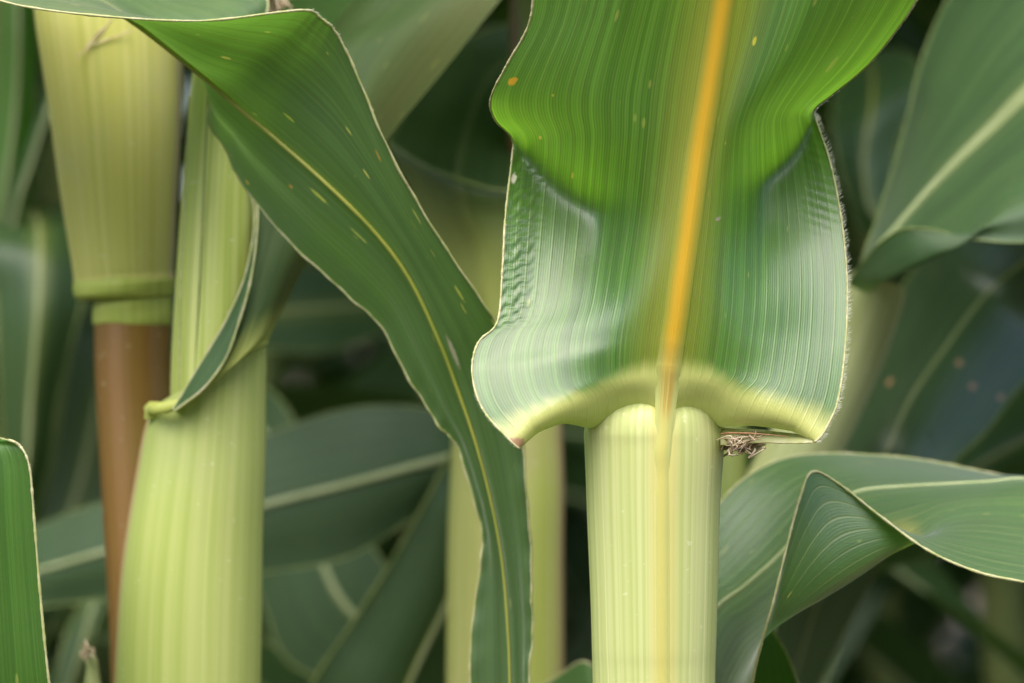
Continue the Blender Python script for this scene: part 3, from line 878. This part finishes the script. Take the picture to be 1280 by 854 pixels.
def build_front():
    y = .065
    tube('leaf_sheath', [(170, 2600, 290, 2600, y), (160, 2200, 300, 2200, y), (150, 1500, 315, 1500, y), (143, 1000, 324, 1000, y), (143, 860, 326, 860, y), (148, 740, 327.5, 740, y), (160, 650, 329, 640, y),
                         (172, 580, 331, 560, y), (181, 536, 332, 490, y), (186, 520, 333, 452, y), (188, 512, 334, 433, y)], M_sh_front, frontp, n=72, nv=110)
    xb = P(236, 427, y)[0]
    tube3('stalk', [(xb, y, -.06, .015), (xb, y, .1, .0135), (xb, y, .35, .013), (xb, y, .6, .0125)], M_stalk, frontp)
    # striped inner shoot with fine overlapping edges
    tube('shoot', [(222, 900, 322, 900, .066), (214, 560, 318, 560, .064), (213, 500, 317, 500, .064), (217, 400, 318, 400, .064), (227, 250, 318, 250, .066), (239, 110, 322, 110, .068), (255, 0, 332, 0, .070), (270, -200, 340, -200, .074)], M_husk, frontp, n=60, nv=90)
    a, b = P(226, 260, .066), P(214, 500, .064)
    sweep('shoot_edge', spl(np.array([P(236, 120, .0585), P(231, 250, .0565), P(225, 380, .0545), P(224, 500, .0545)]), 40), .00022, M_margin, frontp)
    sweep('shoot_edge', spl(np.array([P(262, 60, .059), P(256, 220, .0565), P(248, 380, .0545), P(242, 500, .0545)]), 40), .0002, M_margin_dull, frontp)
    x2 = P(305, -200, .074)[0]
    tube3('stalk', [(x2, .074, 1.115, .0066), (x2 + .004, .08, 1.4, .0066), (x2 + .004, .08, 1.8, .006), (x2 + .004, .08, 2.2, .004)], M_stalk, frontp)
    # collar lip: left nub and a soft ridge up to the right
    sweep('collar', spl(np.array([P(183, 510, .060), P(192, 511, .050), P(210, 509, .0465), P(232, 500, .0455), P(256, 482, .0455), P(282, 460, .0460), P(306, 440, .048), P(325, 430, .054), P(334, 428, .062)]), 60),
          spl(np.array([[.0009], [.0014], [.0014], [.0011], [.0008], [.0007], [.0007], [.0006], [.0004]]), 60)[:, 0], M_collar, frontp, 12, jit=.08, flat=.7)
    tube('auricle', [(180, 524, 202, 524, .056, .7), (181, 514, 204, 514, .055, .7), (183, 506, 206, 507, .055, .6), (187, 502, 208, 503, .056, .5)], M_collar, frontp, n=20, nv=14)
    # blade that rises behind the diagonal leaf and leans right
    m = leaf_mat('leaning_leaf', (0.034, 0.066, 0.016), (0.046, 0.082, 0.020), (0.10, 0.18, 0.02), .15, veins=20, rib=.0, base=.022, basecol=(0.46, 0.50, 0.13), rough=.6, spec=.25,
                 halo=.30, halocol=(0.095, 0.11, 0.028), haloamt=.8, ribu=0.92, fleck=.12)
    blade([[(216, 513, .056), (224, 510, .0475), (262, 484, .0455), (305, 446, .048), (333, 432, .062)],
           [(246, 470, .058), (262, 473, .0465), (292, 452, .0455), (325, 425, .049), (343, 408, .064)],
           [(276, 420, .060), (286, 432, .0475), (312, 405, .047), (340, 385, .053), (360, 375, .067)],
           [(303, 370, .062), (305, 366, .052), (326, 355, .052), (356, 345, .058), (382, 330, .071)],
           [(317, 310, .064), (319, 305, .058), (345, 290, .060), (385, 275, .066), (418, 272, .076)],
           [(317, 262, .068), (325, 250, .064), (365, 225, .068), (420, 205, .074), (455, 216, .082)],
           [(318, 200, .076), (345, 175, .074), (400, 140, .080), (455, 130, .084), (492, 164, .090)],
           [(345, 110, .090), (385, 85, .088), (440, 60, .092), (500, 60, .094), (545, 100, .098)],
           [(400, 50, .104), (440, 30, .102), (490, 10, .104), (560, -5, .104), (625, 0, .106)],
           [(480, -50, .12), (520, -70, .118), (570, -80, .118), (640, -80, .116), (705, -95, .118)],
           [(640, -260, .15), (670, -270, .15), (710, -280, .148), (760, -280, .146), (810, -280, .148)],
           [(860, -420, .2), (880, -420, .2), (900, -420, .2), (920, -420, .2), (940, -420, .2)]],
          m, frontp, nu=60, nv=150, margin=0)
    # the blade's near margin, folded over: a dark sliver of its upper face
    md = leaf_mat('folded_margin', (0.036, 0.085, 0.024), (0.05, 0.11, 0.03), (.1, .25, .03), .25, rough=.45, fleck=0, rib=0.001, halo=.01)
    blade([[(216, 512, .0440), (217, 513, .0438), (218, 514, .0436)], [(240, 472, .0455), (248, 478, .0435), (254, 486, .0425)], [(262, 436, .0465), (271, 446, .0440), (281, 450, .0430)], [(284, 398, .0475), (291, 404, .0450), (297, 408, .0440)],
           [(304, 352, .0490), (308, 354, .0470), (312, 356, .0465)], [(316, 300, .0530), (318, 301, .0520), (320, 302, .0520)], [(317, 255, .0590), (319, 255, .0585), (321, 255, .0585)], [(306, 215, .062), (308, 215, .062), (310, 215, .062)]],
          md, frontp, nu=14, nv=60, margin=.0003, name='folded_margin')
    # leaf over the top of it: its shiny upper face seen edge-on
    m = leaf_mat('shiny_leaf', (0.05, 0.115, 0.03), (0.07, 0.14, 0.035), trans=.25, rough=.36, rib=.01, halo=.03)
    blade([[(318, -160, .09), (318, -150, .085), (318, -130, .08)], [(330, -60, .17), (330, -20, .12), (330, 52, .105)], [(370, -50, .20), (380, -5, .15), (380, 45, .112)], [(430, -60, .21), (440, -14, .16), (428, 35, .115)], [(490, -75, .22), (498, -30, .17), (492, 20, .118)],
           [(560, -100, .23), (560, -58, .18), (556, -4, .122)], [(680, -170, .24), (680, -120, .19), (680, -70, .135)], [(880, -330, .24), (880, -300, .22), (880, -270, .20)]],
          m, frontp, nu=40, nv=80, margin=.0005, marginmat=M_margin, ruffle=.0)
    silk(frontp, (330, -30, .075), [(338, -12, .075), (345, 0, .074), (352, 6, .073)], 26, 10, .0003)


build_front()

# ------------------------------------------------------------------ plant behind the diagonal leaf
mid = thing('corn_plant', 'blurred corn plant with pink-edged pale sheath behind the hanging tail of the diagonal leaf', 'corn', gp(632, .175))


def build_mid():
    y = .175
    x = P(632, 427, y)[0]
    tube3('stalk', [(x, y, -.06, .0165), (x, y, .1, .015), (x, y, .5, .0145), (x, y, .7, .014)], M_stalk, mid)
    tube('leaf_sheath', [(570, 2000, 690, 2000, y), (562, 1500, 702, 1500, y), (558, 1000, 705, 1000, y), (558, 854, 705, 854, y), (559, 700, 705, 700, y), (562, 600, 705, 600, y), (570, 500, 700, 500, y), (582, 420, 692, 420, y), (590, 385, 688, 385, y)], M_sh_back, mid, n=48, nv=60)
    tube('internode', [(620, 520, 700, 520, .185), (632, 380, 720, 380, .19), (635, 250, 722, 250, .19), (636, 100, 724, 100, .19), (637, -60, 726, -60, .19), (640, -300, 726, -300, .19)], M_brown, mid, n=36, nv=30)
    tube('leaf_sheath', [(648, 100, 745, 100, .186), (647, 60, 750, 60, .186), (645, 0, 755, 0, .186), (640, -200, 760, -200, .186), (645, -500, 755, -500, .186)], M_sh_pale, mid, n=40, nv=30)
    x2 = P(695, 427, .19)[0]
    tube3('stalk', [(x2, .19, 1.19, .0105), (x2, .19, 1.6, .009), (x2, .19, 2.2, .004)], M_stalk, mid)
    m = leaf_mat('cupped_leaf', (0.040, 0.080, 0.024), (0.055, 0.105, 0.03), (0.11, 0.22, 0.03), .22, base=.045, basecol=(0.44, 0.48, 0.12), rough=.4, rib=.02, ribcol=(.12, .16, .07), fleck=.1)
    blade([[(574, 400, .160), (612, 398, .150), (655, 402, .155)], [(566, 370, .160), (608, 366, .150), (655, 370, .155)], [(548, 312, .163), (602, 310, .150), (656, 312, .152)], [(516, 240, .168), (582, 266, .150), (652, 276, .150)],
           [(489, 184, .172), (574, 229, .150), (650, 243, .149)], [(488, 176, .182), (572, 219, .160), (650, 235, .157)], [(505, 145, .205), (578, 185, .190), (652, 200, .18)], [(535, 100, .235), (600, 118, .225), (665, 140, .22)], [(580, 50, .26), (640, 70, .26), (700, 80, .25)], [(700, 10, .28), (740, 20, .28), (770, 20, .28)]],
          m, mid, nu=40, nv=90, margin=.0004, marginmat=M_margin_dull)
    sweep('fold_edge', spl(np.array([P(489, 180, .171), P(530, 207, .158), P(574, 224, .149), P(612, 236, .147), P(650, 239, .147)]), 40), .0005, M_margin_dull, mid)
    # broad leaf with a pale midrib running left behind the stalks
    mN = leaf_mat('grey_green_leaf', (0.036, 0.072, 0.026), (0.050, 0.095, 0.033), (0.08, 0.19, 0.03), .2, rough=.5, spec=.3, rib=.012, ribcol=(.3, .35, .18), halo=.05, halocol=(.12, .17, .07), fleck=.1)
    blade([[(640, 530, .19), (640, 545, .185), (640, 560, .19)], [(578, 520, .235), (572, 568, .225), (560, 612, .235)], [(510, 508, .25), (510, 584, .24), (505, 655, .245)], [(430, 512, .26), (430, 605, .25), (430, 698, .25)], [(330, 545, .27), (330, 630, .26), (330, 716, .26)], [(200, 602, .28), (200, 668, .27), (205, 738, .27)],
           [(60, 652, .29), (50, 712, .28), (60, 758, .28)], [(-40, 700, .30), (-45, 740, .30), (-40, 770, .29)], [(-160, 790, .32), (-160, 795, .32), (-160, 800, .32)]], mN, mid, nu=40, nv=80, rib=.0016, ribmat=M_rib_p, margin=.0003, marginmat=M_margin_dull)
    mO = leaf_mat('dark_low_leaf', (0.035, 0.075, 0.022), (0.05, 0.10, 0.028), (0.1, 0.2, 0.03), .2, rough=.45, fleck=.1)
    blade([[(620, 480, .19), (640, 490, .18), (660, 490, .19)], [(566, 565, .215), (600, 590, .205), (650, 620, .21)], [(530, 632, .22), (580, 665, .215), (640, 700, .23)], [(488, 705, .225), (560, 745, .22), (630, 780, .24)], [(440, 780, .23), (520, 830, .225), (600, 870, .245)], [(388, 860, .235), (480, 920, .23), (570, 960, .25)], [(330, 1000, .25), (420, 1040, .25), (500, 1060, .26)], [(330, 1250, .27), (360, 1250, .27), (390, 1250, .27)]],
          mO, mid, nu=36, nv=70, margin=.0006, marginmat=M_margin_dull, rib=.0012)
    # scraps of lower leaves crossing under it
    blade([[(620, 1000, .19), (632, 1000, .175), (645, 1000, .19)], [(560, 830, .27), (560, 850, .27), (560, 870, .27)], [(470, 690, .32), (440, 770, .32), (380, 840, .33)], [(410, 610, .34), (395, 690, .34), (330, 760, .35)], [(350, 500, .36), (340, 560, .36), (300, 620, .37)], [(290, 470, .38), (290, 480, .38), (290, 490, .38)]],
          mO, mid, nu=30, nv=50, margin=.0004, marginmat=M_margin_dull, rib=.0017)
    blade([[(620, 1100, .19), (632, 1100, .175), (645, 1100, .19)], [(520, 930, .30), (530, 960, .30), (545, 990, .30)], [(410, 720, .34), (415, 790, .34), (420, 860, .35)], [(310, 650, .36), (320, 725, .36), (330, 800, .37)], [(210, 640, .38), (210, 690, .38), (210, 740, .39)], [(60, 720, .40), (60, 725, .40), (60, 730, .40)]],
          mN, mid, nu=30, nv=50, margin=.0004, marginmat=M_margin_dull, rib=.0017)


build_mid()

# ------------------------------------------------------------------ right plant (leaning pale sheath) with folded leaves
right = thing('corn_plant', 'corn plant with slanting pale sheath and cupped leaf opening right behind the broad upright leaf', 'corn', gp(880, .16))


def build_right():
    y = .16
    x = P(880, 427, y)[0]
    tube3('stalk', [(x, y, -.06, .0145), (x, y, .1, .0135), (x, y, .5, .0125), (x + .001, y, .74, .0115)], M_stalk, right)
    tube('leaf_sheath', [(840, 1500, 925, 1500, y), (848, 1100, 936, 1100, y), (862, 860, 955, 870, y), (885, 720, 980, 745, y), (925, 610, 1015, 650, y), (978, 510, 1062, 550, y), (1026, 420, 1104, 456, y), (1056, 358, 1128, 385, y - .005), (1066, 338, 1132, 362, y - .008)], M_sh_pale, right, n=40, nv=60)
    m = leaf_mat('cupped_right_leaf', (0.036, 0.080, 0.025), (0.048, 0.10, 0.030), (0.10, 0.22, 0.025), .22, rough=.46, rib=.03, ribcol=(.24, .29, .12), halo=.08, halocol=(.12, .17, .06), ribu=.333, fleck=.1, sheen=.15,
                 spots=())
    R = [[(1075, 352, .145), (1092, 350, .135), (1085, 366, .130), (1060, 356, .130)],
         [(1080, 318, .152), (1094, 316, .136), (1104, 352, .116), (1072, 336, .124)],
         [(1098, 268, .165), (1120, 285, .138), (1138, 338, .108), (1100, 304, .114)],
         [(1118, 205, .180), (1158, 240, .141), (1170, 322, .104), (1128, 287, .108)],
         [(1136, 140, .192), (1196, 200, .145), (1206, 303, .102), (1165, 287, .104)],
         [(1154, 70, .200), (1240, 158, .150), (1250, 262, .105), (1215, 299, .101)],
         [(1190, -10, .210), (1290, 110, .155), (1320, 230, .110), (1290, 303, .101)],
         [(1260, -110, .22), (1370, 50, .165), (1410, 180, .12), (1400, 290, .108)],
         [(1400, -200, .24), (1480, -60, .19), (1520, 60, .15), (1530, 180, .14)],
         [(1640, -140, .26), (1660, -100, .25), (1680, -60, .24), (1690, -20, .23)]]
    blade(R, m, right, nu=61, nv=120, margin=.00025, marginmat=M_margin_dull, rib=.0011, ribmat=M_rib_d, ribu=1 / 3)
    # lower leaf: climbs from the stalk, cups, then opens to the right
    m = lambda v0, v1: leaf_mat('folded_leaf', (0.048, 0.115, 0.024), (0.066, 0.145, 0.03), (0.15, 0.36, 0.025), .30, veins=24, rib=.008, ribcol=(.30, .36, .17), halo=.04, halocol=(.14, .2, .06), ribu=.333, rough=.42, spec=.9, fleck=.65, sheen=.7,
                 veincol=(.20, .25, .05), veinamt=.55, band=(.60, .15, v0, v1, (.42, .38, .08), .9))
    R = [[(872, 1400, .15), (880, 1400, .146), (890, 1400, .146), (900, 1400, .15)],
         [(830, 1150, .100), (862, 1170, .095), (890, 1180, .09), (915, 1170, .08)],
         [(820, 960, .075), (858, 980, .066), (895, 1010, .050), (925, 990, .035)],
         [(826, 800, .068), (866, 850, .056), (905, 890, .036), (938, 868, .020)],
         [(848, 715, .068), (892, 768, .054), (932, 825, .030), (953, 800, .012)],
         [(882, 655, .070), (932, 733, .052), (958, 794, .022), (966, 755, .008)],
         [(915, 612, .073), (972, 697, .052), (992, 770, .016), (982, 690, .007)],
         [(950, 586, .076), (1004, 662, .052), (1030, 748, .013), (1000, 622, .009)],
         [(990, 571, .080), (1036, 632, .052), (1072, 722, .013), (1016, 590, .013)],
         [(1040, 567, .084), (1076, 614, .052), (1112, 695, .015), (1050, 606, .014)],
         [(1090, 569, .087), (1122, 609, .053), (1150, 676, .020), (1100, 645, .011)],
         [(1145, 574, .089), (1172, 606, .054), (1186, 655, .027), (1160, 688, .006)],
         [(1210, 586, .090), (1230, 603, .055), (1240, 650, .031), (1225, 716, .003)],
         [(1290, 604, .091), (1300, 601, .057), (1310, 660, .034), (1295, 731, .002)],
         [(1400, 640, .095), (1410, 640, .065), (1415, 690, .045), (1405, 760, .01)],
         [(1600, 760, .11), (1605, 770, .10), (1605, 785, .09), (1600, 800, .07)]]
    A = np.array([[P(*c) for c in r] for r in R])
    G0 = spl(spl(A, 91, 1), 240, 0)
    L0 = np.concatenate([[0], np.cumsum(np.linalg.norm(np.diff(G0[:, 45], axis=0), axis=1))])
    m = m(L0[int(5.2 / 15 * 239)], L0[int(10.3 / 15 * 239)])
    o, G = blade(R, m, right, nu=91, nv=240, margin=.00032, rib=.0009, ribmat=M_rib_p, ribu=1 / 3, hair=[(90, .2, .95, 260, .0007)])
    # fuzzy second leaf edge below it
    m2 = leaf_mat('low_right_leaf', (0.04, 0.09, 0.022), (0.055, 0.115, 0.027), trans=.3, rough=.5, fleck=.1)
    blade([[(880, 1500, .15), (888, 1500, .147), (896, 1500, .15)], [(870, 1150, .10), (940, 1140, .085), (1040, 1080, .07)], [(870, 960, .085), (930, 940, .075), (1030, 930, .06)], [(880, 870, .08), (940, 850, .07), (1001, 862, .058)], [(900, 800, .08), (945, 790, .07), (982, 815, .060)], [(920, 765, .085), (945, 760, .075), (962, 782, .064)], [(930, 750, .09), (940, 748, .085), (948, 752, .08)]],
          m2, right, nu=30, nv=80, margin=.0003, hair=[(29, .25, .95, 160, .0011)])
    # dark leaf edge at the foot of the gap beside the main stalk
    blade([[(880, 1500, .165), (888, 1500, .17), (896, 1500, .165)], [(800, 1000, .12), (810, 1010, .11), (820, 1020, .10)], [(745, 838, .11), (750, 870, .10), (755, 900, .09)], [(690, 850, .12), (690, 890, .11), (690, 930, .10)], [(600, 910, .12), (600, 925, .12), (600, 940, .12)]],
          m2, right, nu=20, nv=40, margin=.0003)
    tube3('stalk', [(x + .001, y, .74, .0115), (x + .002, y + .005, .95, .0105), (x + .003, y + .012, 1.2, .010), (x + .003, y + .012, 1.6, .008), (x + .003, y + .012, 2.2, .004)], M_stalk, right)


build_right()

# ------------------------------------------------------------------ plant right of the frame with the spotted grey leaf
off_r = thing('corn_plant', 'corn plant whose glossy grey-green leaf with brown spots slopes down at the right', 'corn', gp(1480, .26))


def build_off_right():
    y = .26
    x = P(1480, 427, y)[0]
    tube3('stalk', [(x, y, -.06, .0155), (x, y, .1, .014), (x, y, .8, .013), (x, y, 1.4, .011), (x, y, 2.2, .005)], M_stalk, off_r)
    R = [[(1470, 60, .262), (1480, 90, .245), (1490, 60, .262)], [(1380, 90, .26), (1430, 170, .23), (1480, 260, .24)], [(1230, 230, .245), (1310, 300, .215), (1380, 390, .23)],
         [(1165, 305, .246), (1235, 365, .222), (1318, 440, .222)], [(1115, 380, .232), (1185, 430, .208), (1270, 490, .208)], [(1070, 462, .220), (1140, 495, .195), (1232, 540, .196)],
         [(1035, 540, .208), (1110, 560, .184), (1190, 580, .186)], [(1000, 640, .20), (1070, 640, .178), (1140, 640, .18)], [(960, 800, .23), (1010, 790, .22), (1060, 780, .22)], [(940, 1000, .26), (950, 1000, .26), (960, 1000, .26)]]
    A = np.array([[P(*c) for c in r] for r in R])
    G0 = spl(spl(A, 41, 1), 90, 0)
    L0 = np.concatenate([[0], np.cumsum(np.linalg.norm(np.diff(G0[:, 20], axis=0), axis=1))])
    sp = [(*uvof(G0, L0, a, b), .022, .0016, (0.55, 0.33, 0.17)) for a, b in ((1111, 478), (1195, 455), (1215, 482), (1249, 499))]
    m = leaf_mat('spotted_grey_leaf', (0.050, 0.095, 0.042), (0.066, 0.12, 0.052), (.1, .24, .04), .22, rough=.30, spec=1.0, rib=.006, ribcol=(.09, .14, .07), halo=.03, fleck=.05, spots=sp)
    blade(R, m, off_r, nu=41, nv=90, margin=.0004, marginmat=M_margin_dull, rib=.0006)
    m2 = leaf_mat('dark_right_leaf', (0.04, 0.085, 0.028), (0.055, 0.11, 0.034), trans=.25, rough=.4, fleck=.05)
    blade([[(1470, 480, .265), (1480, 500, .245), (1490, 480, .265)], [(1340, 440, .30), (1350, 520, .28), (1350, 590, .29)], [(1265, 480, .31), (1275, 555, .29), (1285, 620, .30)], [(1200, 540, .32), (1215, 590, .30), (1225, 660, .31)], [(1120, 620, .33), (1130, 660, .32), (1150, 700, .33)], [(1020, 720, .35), (1025, 725, .35), (1030, 730, .35)]],
          m2, off_r, nu=30, nv=60, margin=.0004, marginmat=M_margin_dull, rib=.0012)
    # blurred leaf in the dark gap above
    blade([[(1470, 500, .27), (1480, 500, .275), (1490, 500, .27)], [(1250, 330, .33), (1270, 360, .34), (1280, 390, .33)], [(1130, 260, .36), (1110, 285, .35), (1100, 310, .36)], [(1120, 190, .37), (1080, 215, .36), (1058, 240, .37)], [(1150, 110, .38), (1090, 130, .37), (1040, 150, .38)], [(1140, 70, .40), (1090, 85, .40), (1050, 100, .41)], [(1110, 60, .45), (1080, 65, .45), (1060, 75, .45)]],
          m2, off_r, nu=30, nv=60, margin=.0004, marginmat=M_margin_dull)


build_off_right()

# ------------------------------------------------------------------ blurred plant at the far left
far_l = thing('corn_plant', 'blurred corn plant with upright bright green leaves at the far left behind the yellow sheath', 'corn', gp(-20, .40))


def build_far_left():
    y = .40
    x = P(-20, 427, y)[0]
    tube3('stalk', [(x, y, -.06, .0155), (x, y, .1, .014), (x, y, .8, .013), (x, y, 1.4, .011), (x, y, 2.2, .005)], M_stalk, far_l)
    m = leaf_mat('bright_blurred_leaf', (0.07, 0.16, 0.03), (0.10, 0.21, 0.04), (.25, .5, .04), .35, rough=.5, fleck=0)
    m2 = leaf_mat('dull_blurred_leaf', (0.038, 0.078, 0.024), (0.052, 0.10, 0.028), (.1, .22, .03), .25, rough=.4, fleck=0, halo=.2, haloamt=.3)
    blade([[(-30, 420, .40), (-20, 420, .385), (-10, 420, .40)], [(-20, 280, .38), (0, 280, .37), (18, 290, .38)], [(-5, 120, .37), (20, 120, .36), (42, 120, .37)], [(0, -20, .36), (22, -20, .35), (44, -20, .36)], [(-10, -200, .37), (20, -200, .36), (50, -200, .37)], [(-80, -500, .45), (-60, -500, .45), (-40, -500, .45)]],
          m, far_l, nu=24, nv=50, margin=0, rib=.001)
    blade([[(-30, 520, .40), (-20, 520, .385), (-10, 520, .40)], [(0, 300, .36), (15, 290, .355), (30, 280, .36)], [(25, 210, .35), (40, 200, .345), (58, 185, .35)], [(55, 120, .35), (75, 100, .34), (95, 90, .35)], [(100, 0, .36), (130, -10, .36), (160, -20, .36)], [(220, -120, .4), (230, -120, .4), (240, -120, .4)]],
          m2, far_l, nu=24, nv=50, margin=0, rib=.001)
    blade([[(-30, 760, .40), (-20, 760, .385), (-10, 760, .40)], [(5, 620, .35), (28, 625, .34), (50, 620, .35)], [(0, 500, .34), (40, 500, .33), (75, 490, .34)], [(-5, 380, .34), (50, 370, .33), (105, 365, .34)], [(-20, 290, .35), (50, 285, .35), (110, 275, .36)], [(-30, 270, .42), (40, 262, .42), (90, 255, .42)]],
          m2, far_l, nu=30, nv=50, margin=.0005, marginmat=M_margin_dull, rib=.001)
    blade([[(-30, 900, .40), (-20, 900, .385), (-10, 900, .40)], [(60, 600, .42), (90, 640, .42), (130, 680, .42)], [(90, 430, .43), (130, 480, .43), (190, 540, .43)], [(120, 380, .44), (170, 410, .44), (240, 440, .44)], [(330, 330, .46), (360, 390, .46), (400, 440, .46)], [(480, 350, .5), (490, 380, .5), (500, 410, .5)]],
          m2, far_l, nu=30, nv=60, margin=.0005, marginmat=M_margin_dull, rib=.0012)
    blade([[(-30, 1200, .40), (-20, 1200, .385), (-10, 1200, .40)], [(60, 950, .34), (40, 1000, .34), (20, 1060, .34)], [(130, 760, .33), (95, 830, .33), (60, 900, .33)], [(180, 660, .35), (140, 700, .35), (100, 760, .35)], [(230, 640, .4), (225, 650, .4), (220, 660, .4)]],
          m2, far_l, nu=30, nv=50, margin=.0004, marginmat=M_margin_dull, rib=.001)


build_far_left()

# ------------------------------------------------------------------ rows of corn behind, and unseen rows added behind the camera
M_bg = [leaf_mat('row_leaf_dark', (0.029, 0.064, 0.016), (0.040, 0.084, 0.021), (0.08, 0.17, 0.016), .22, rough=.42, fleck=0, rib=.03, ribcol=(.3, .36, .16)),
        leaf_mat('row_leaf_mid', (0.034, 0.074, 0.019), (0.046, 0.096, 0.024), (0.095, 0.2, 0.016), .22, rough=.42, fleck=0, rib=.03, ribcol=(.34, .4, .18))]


def gen_leaf(t, base, az, ln, wd, up, droop, tw, mat, ph=0, nu=9, nv=30):
    p = np.array([0.008, 0.0, 0.0])
    rows = []
    NVV = 9
    for j in range(NVV):
        q = j / (NVV - 1)
        el = up - droop * q ** 1.3
        if j:
            p = p + np.array([math.cos(el), 0, math.sin(el)]) * ln / (NVV - 1)
        w = wd * (min(1, .35 + q * 3.2)) * max(1 - q ** 2.2, .02)
        ta = tw * q
        nrm = np.array([-math.sin(el), 0, math.cos(el)])
        sdv = np.array([0, 1, 0]) * math.cos(ta) + nrm * math.sin(ta)
        wav = .012 * math.sin(q * 11 + ph)
        rows.append([p - sdv * w + nrm * (.018 * (1 - q) + wav), p, p + sdv * w + nrm * (.018 * (1 - q) - wav)])
    A = np.array(rows)
    c, s_ = math.cos(az), math.sin(az)
    A = np.stack([A[..., 0] * c - A[..., 1] * s_, A[..., 0] * s_ + A[..., 1] * c, A[..., 2]], -1) + np.array(base)
    G = spl(spl(A, nu, 1), nv, 0)
    me, _ = grid_mesh('leaf_blade', G)
    o = link('leaf_blade', me, mat, t)
    sweep('midrib', G[:, nu // 2], .0016 * (1 - .7 * np.linspace(0, 1, nv)), M_rib_p, o, 5)
    return o


def shade_leaves(t, x, y, seed, spread=1.15, z0=1.27, n=9):
    """unseen leaves added above the frame; they arch back and shade what lies behind"""
    r = random.Random(seed)
    for i in range(n):
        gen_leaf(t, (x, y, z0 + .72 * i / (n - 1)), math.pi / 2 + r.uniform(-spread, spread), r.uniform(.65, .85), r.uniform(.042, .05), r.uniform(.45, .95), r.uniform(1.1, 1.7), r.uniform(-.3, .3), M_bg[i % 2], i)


def proto(k, label):
    r = random.Random(100 + k)
    t = thing('corn_plant', label, 'corn', (0, 0, 0), 'corn plants in the rows behind')
    H = 2.25 + .15 * r.random()
    rings = []
    for i in range(12):
        z = -.06 + (H + .06) * i / 11
        rings.append((.01 * math.sin(z * 3 + k), .01 * math.cos(z * 2 + k), z, max(.0145 * (1 - .62 * i / 11), .004)))
    tube3('stalk', rings, M_stalk, t, 12, 50)
    nl = 15
    for i in range(nl):
        z0 = .22 + (H - .35) * i / (nl - 1)
        az = (i % 2) * math.pi + r.uniform(-.5, .5)
        ln = r.uniform(.62, .85) * (1 - .25 * abs(i / nl - .45))
        wd = r.uniform(.042, .052)
        up = r.uniform(.75, 1.15)
        droop = r.uniform(1.7, 2.6)
        tw = r.uniform(-.5, .5)
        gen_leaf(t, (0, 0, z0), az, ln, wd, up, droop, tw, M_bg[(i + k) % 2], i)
    return t


def copy_tree(o, parent=None):
    c = o.copy()
    S.collection.objects.link(c)
    c.parent = parent
    for ch in o.children:
        copy_tree(ch, c)
    return c


protos = [proto(k, 'dark blurred corn plant in the crop rows behind the sharp stalks') for k in range(4)]
spots = []
for ri, yy in enumerate((.78, 1.3, 1.9, 2.6, 3.4, 4.3, -2.5, -3.2)):
    half = .75 + abs(yy) * .28
    n = int(2 * half / .17)
    for i in range(n + 1):
        spots.append((-half + 2 * half * i / n + random.uniform(-.04, .04), yy + random.uniform(-.06, .06)))
used = [False] * 4
for i, (x, y) in enumerate(spots):
    k = random.randrange(4)
    o = protos[k] if not used[k] else copy_tree(protos[k])
    used[k] = True
    if y < 0:  # behind the camera: unseen plants added to block low front light
        o['label'] = 'unseen corn plant added behind the camera to block low light'
        o['group'] = 'unseen corn plants added behind the camera'
    o.location = (x, y, random.uniform(-.03, 0))
    o.rotation_euler = (0, 0, random.uniform(0, 6.283))
    s_ = random.uniform(.93, 1.08)
    o.scale = (s_, s_, s_)

# unseen upper foliage added to the front plants to darken the background
for i, (t, px, yy) in enumerate(((main, 870, .06), (left, 150, .105), (frontp, 330, .08), (mid, 695, .19), (right, 890, .17), (off_r, 1480, .26), (far_l, -20, .40), (off_l, -330, .055))):
    shade_leaves(t, P(px, 427, yy)[0], yy, 40 + i)
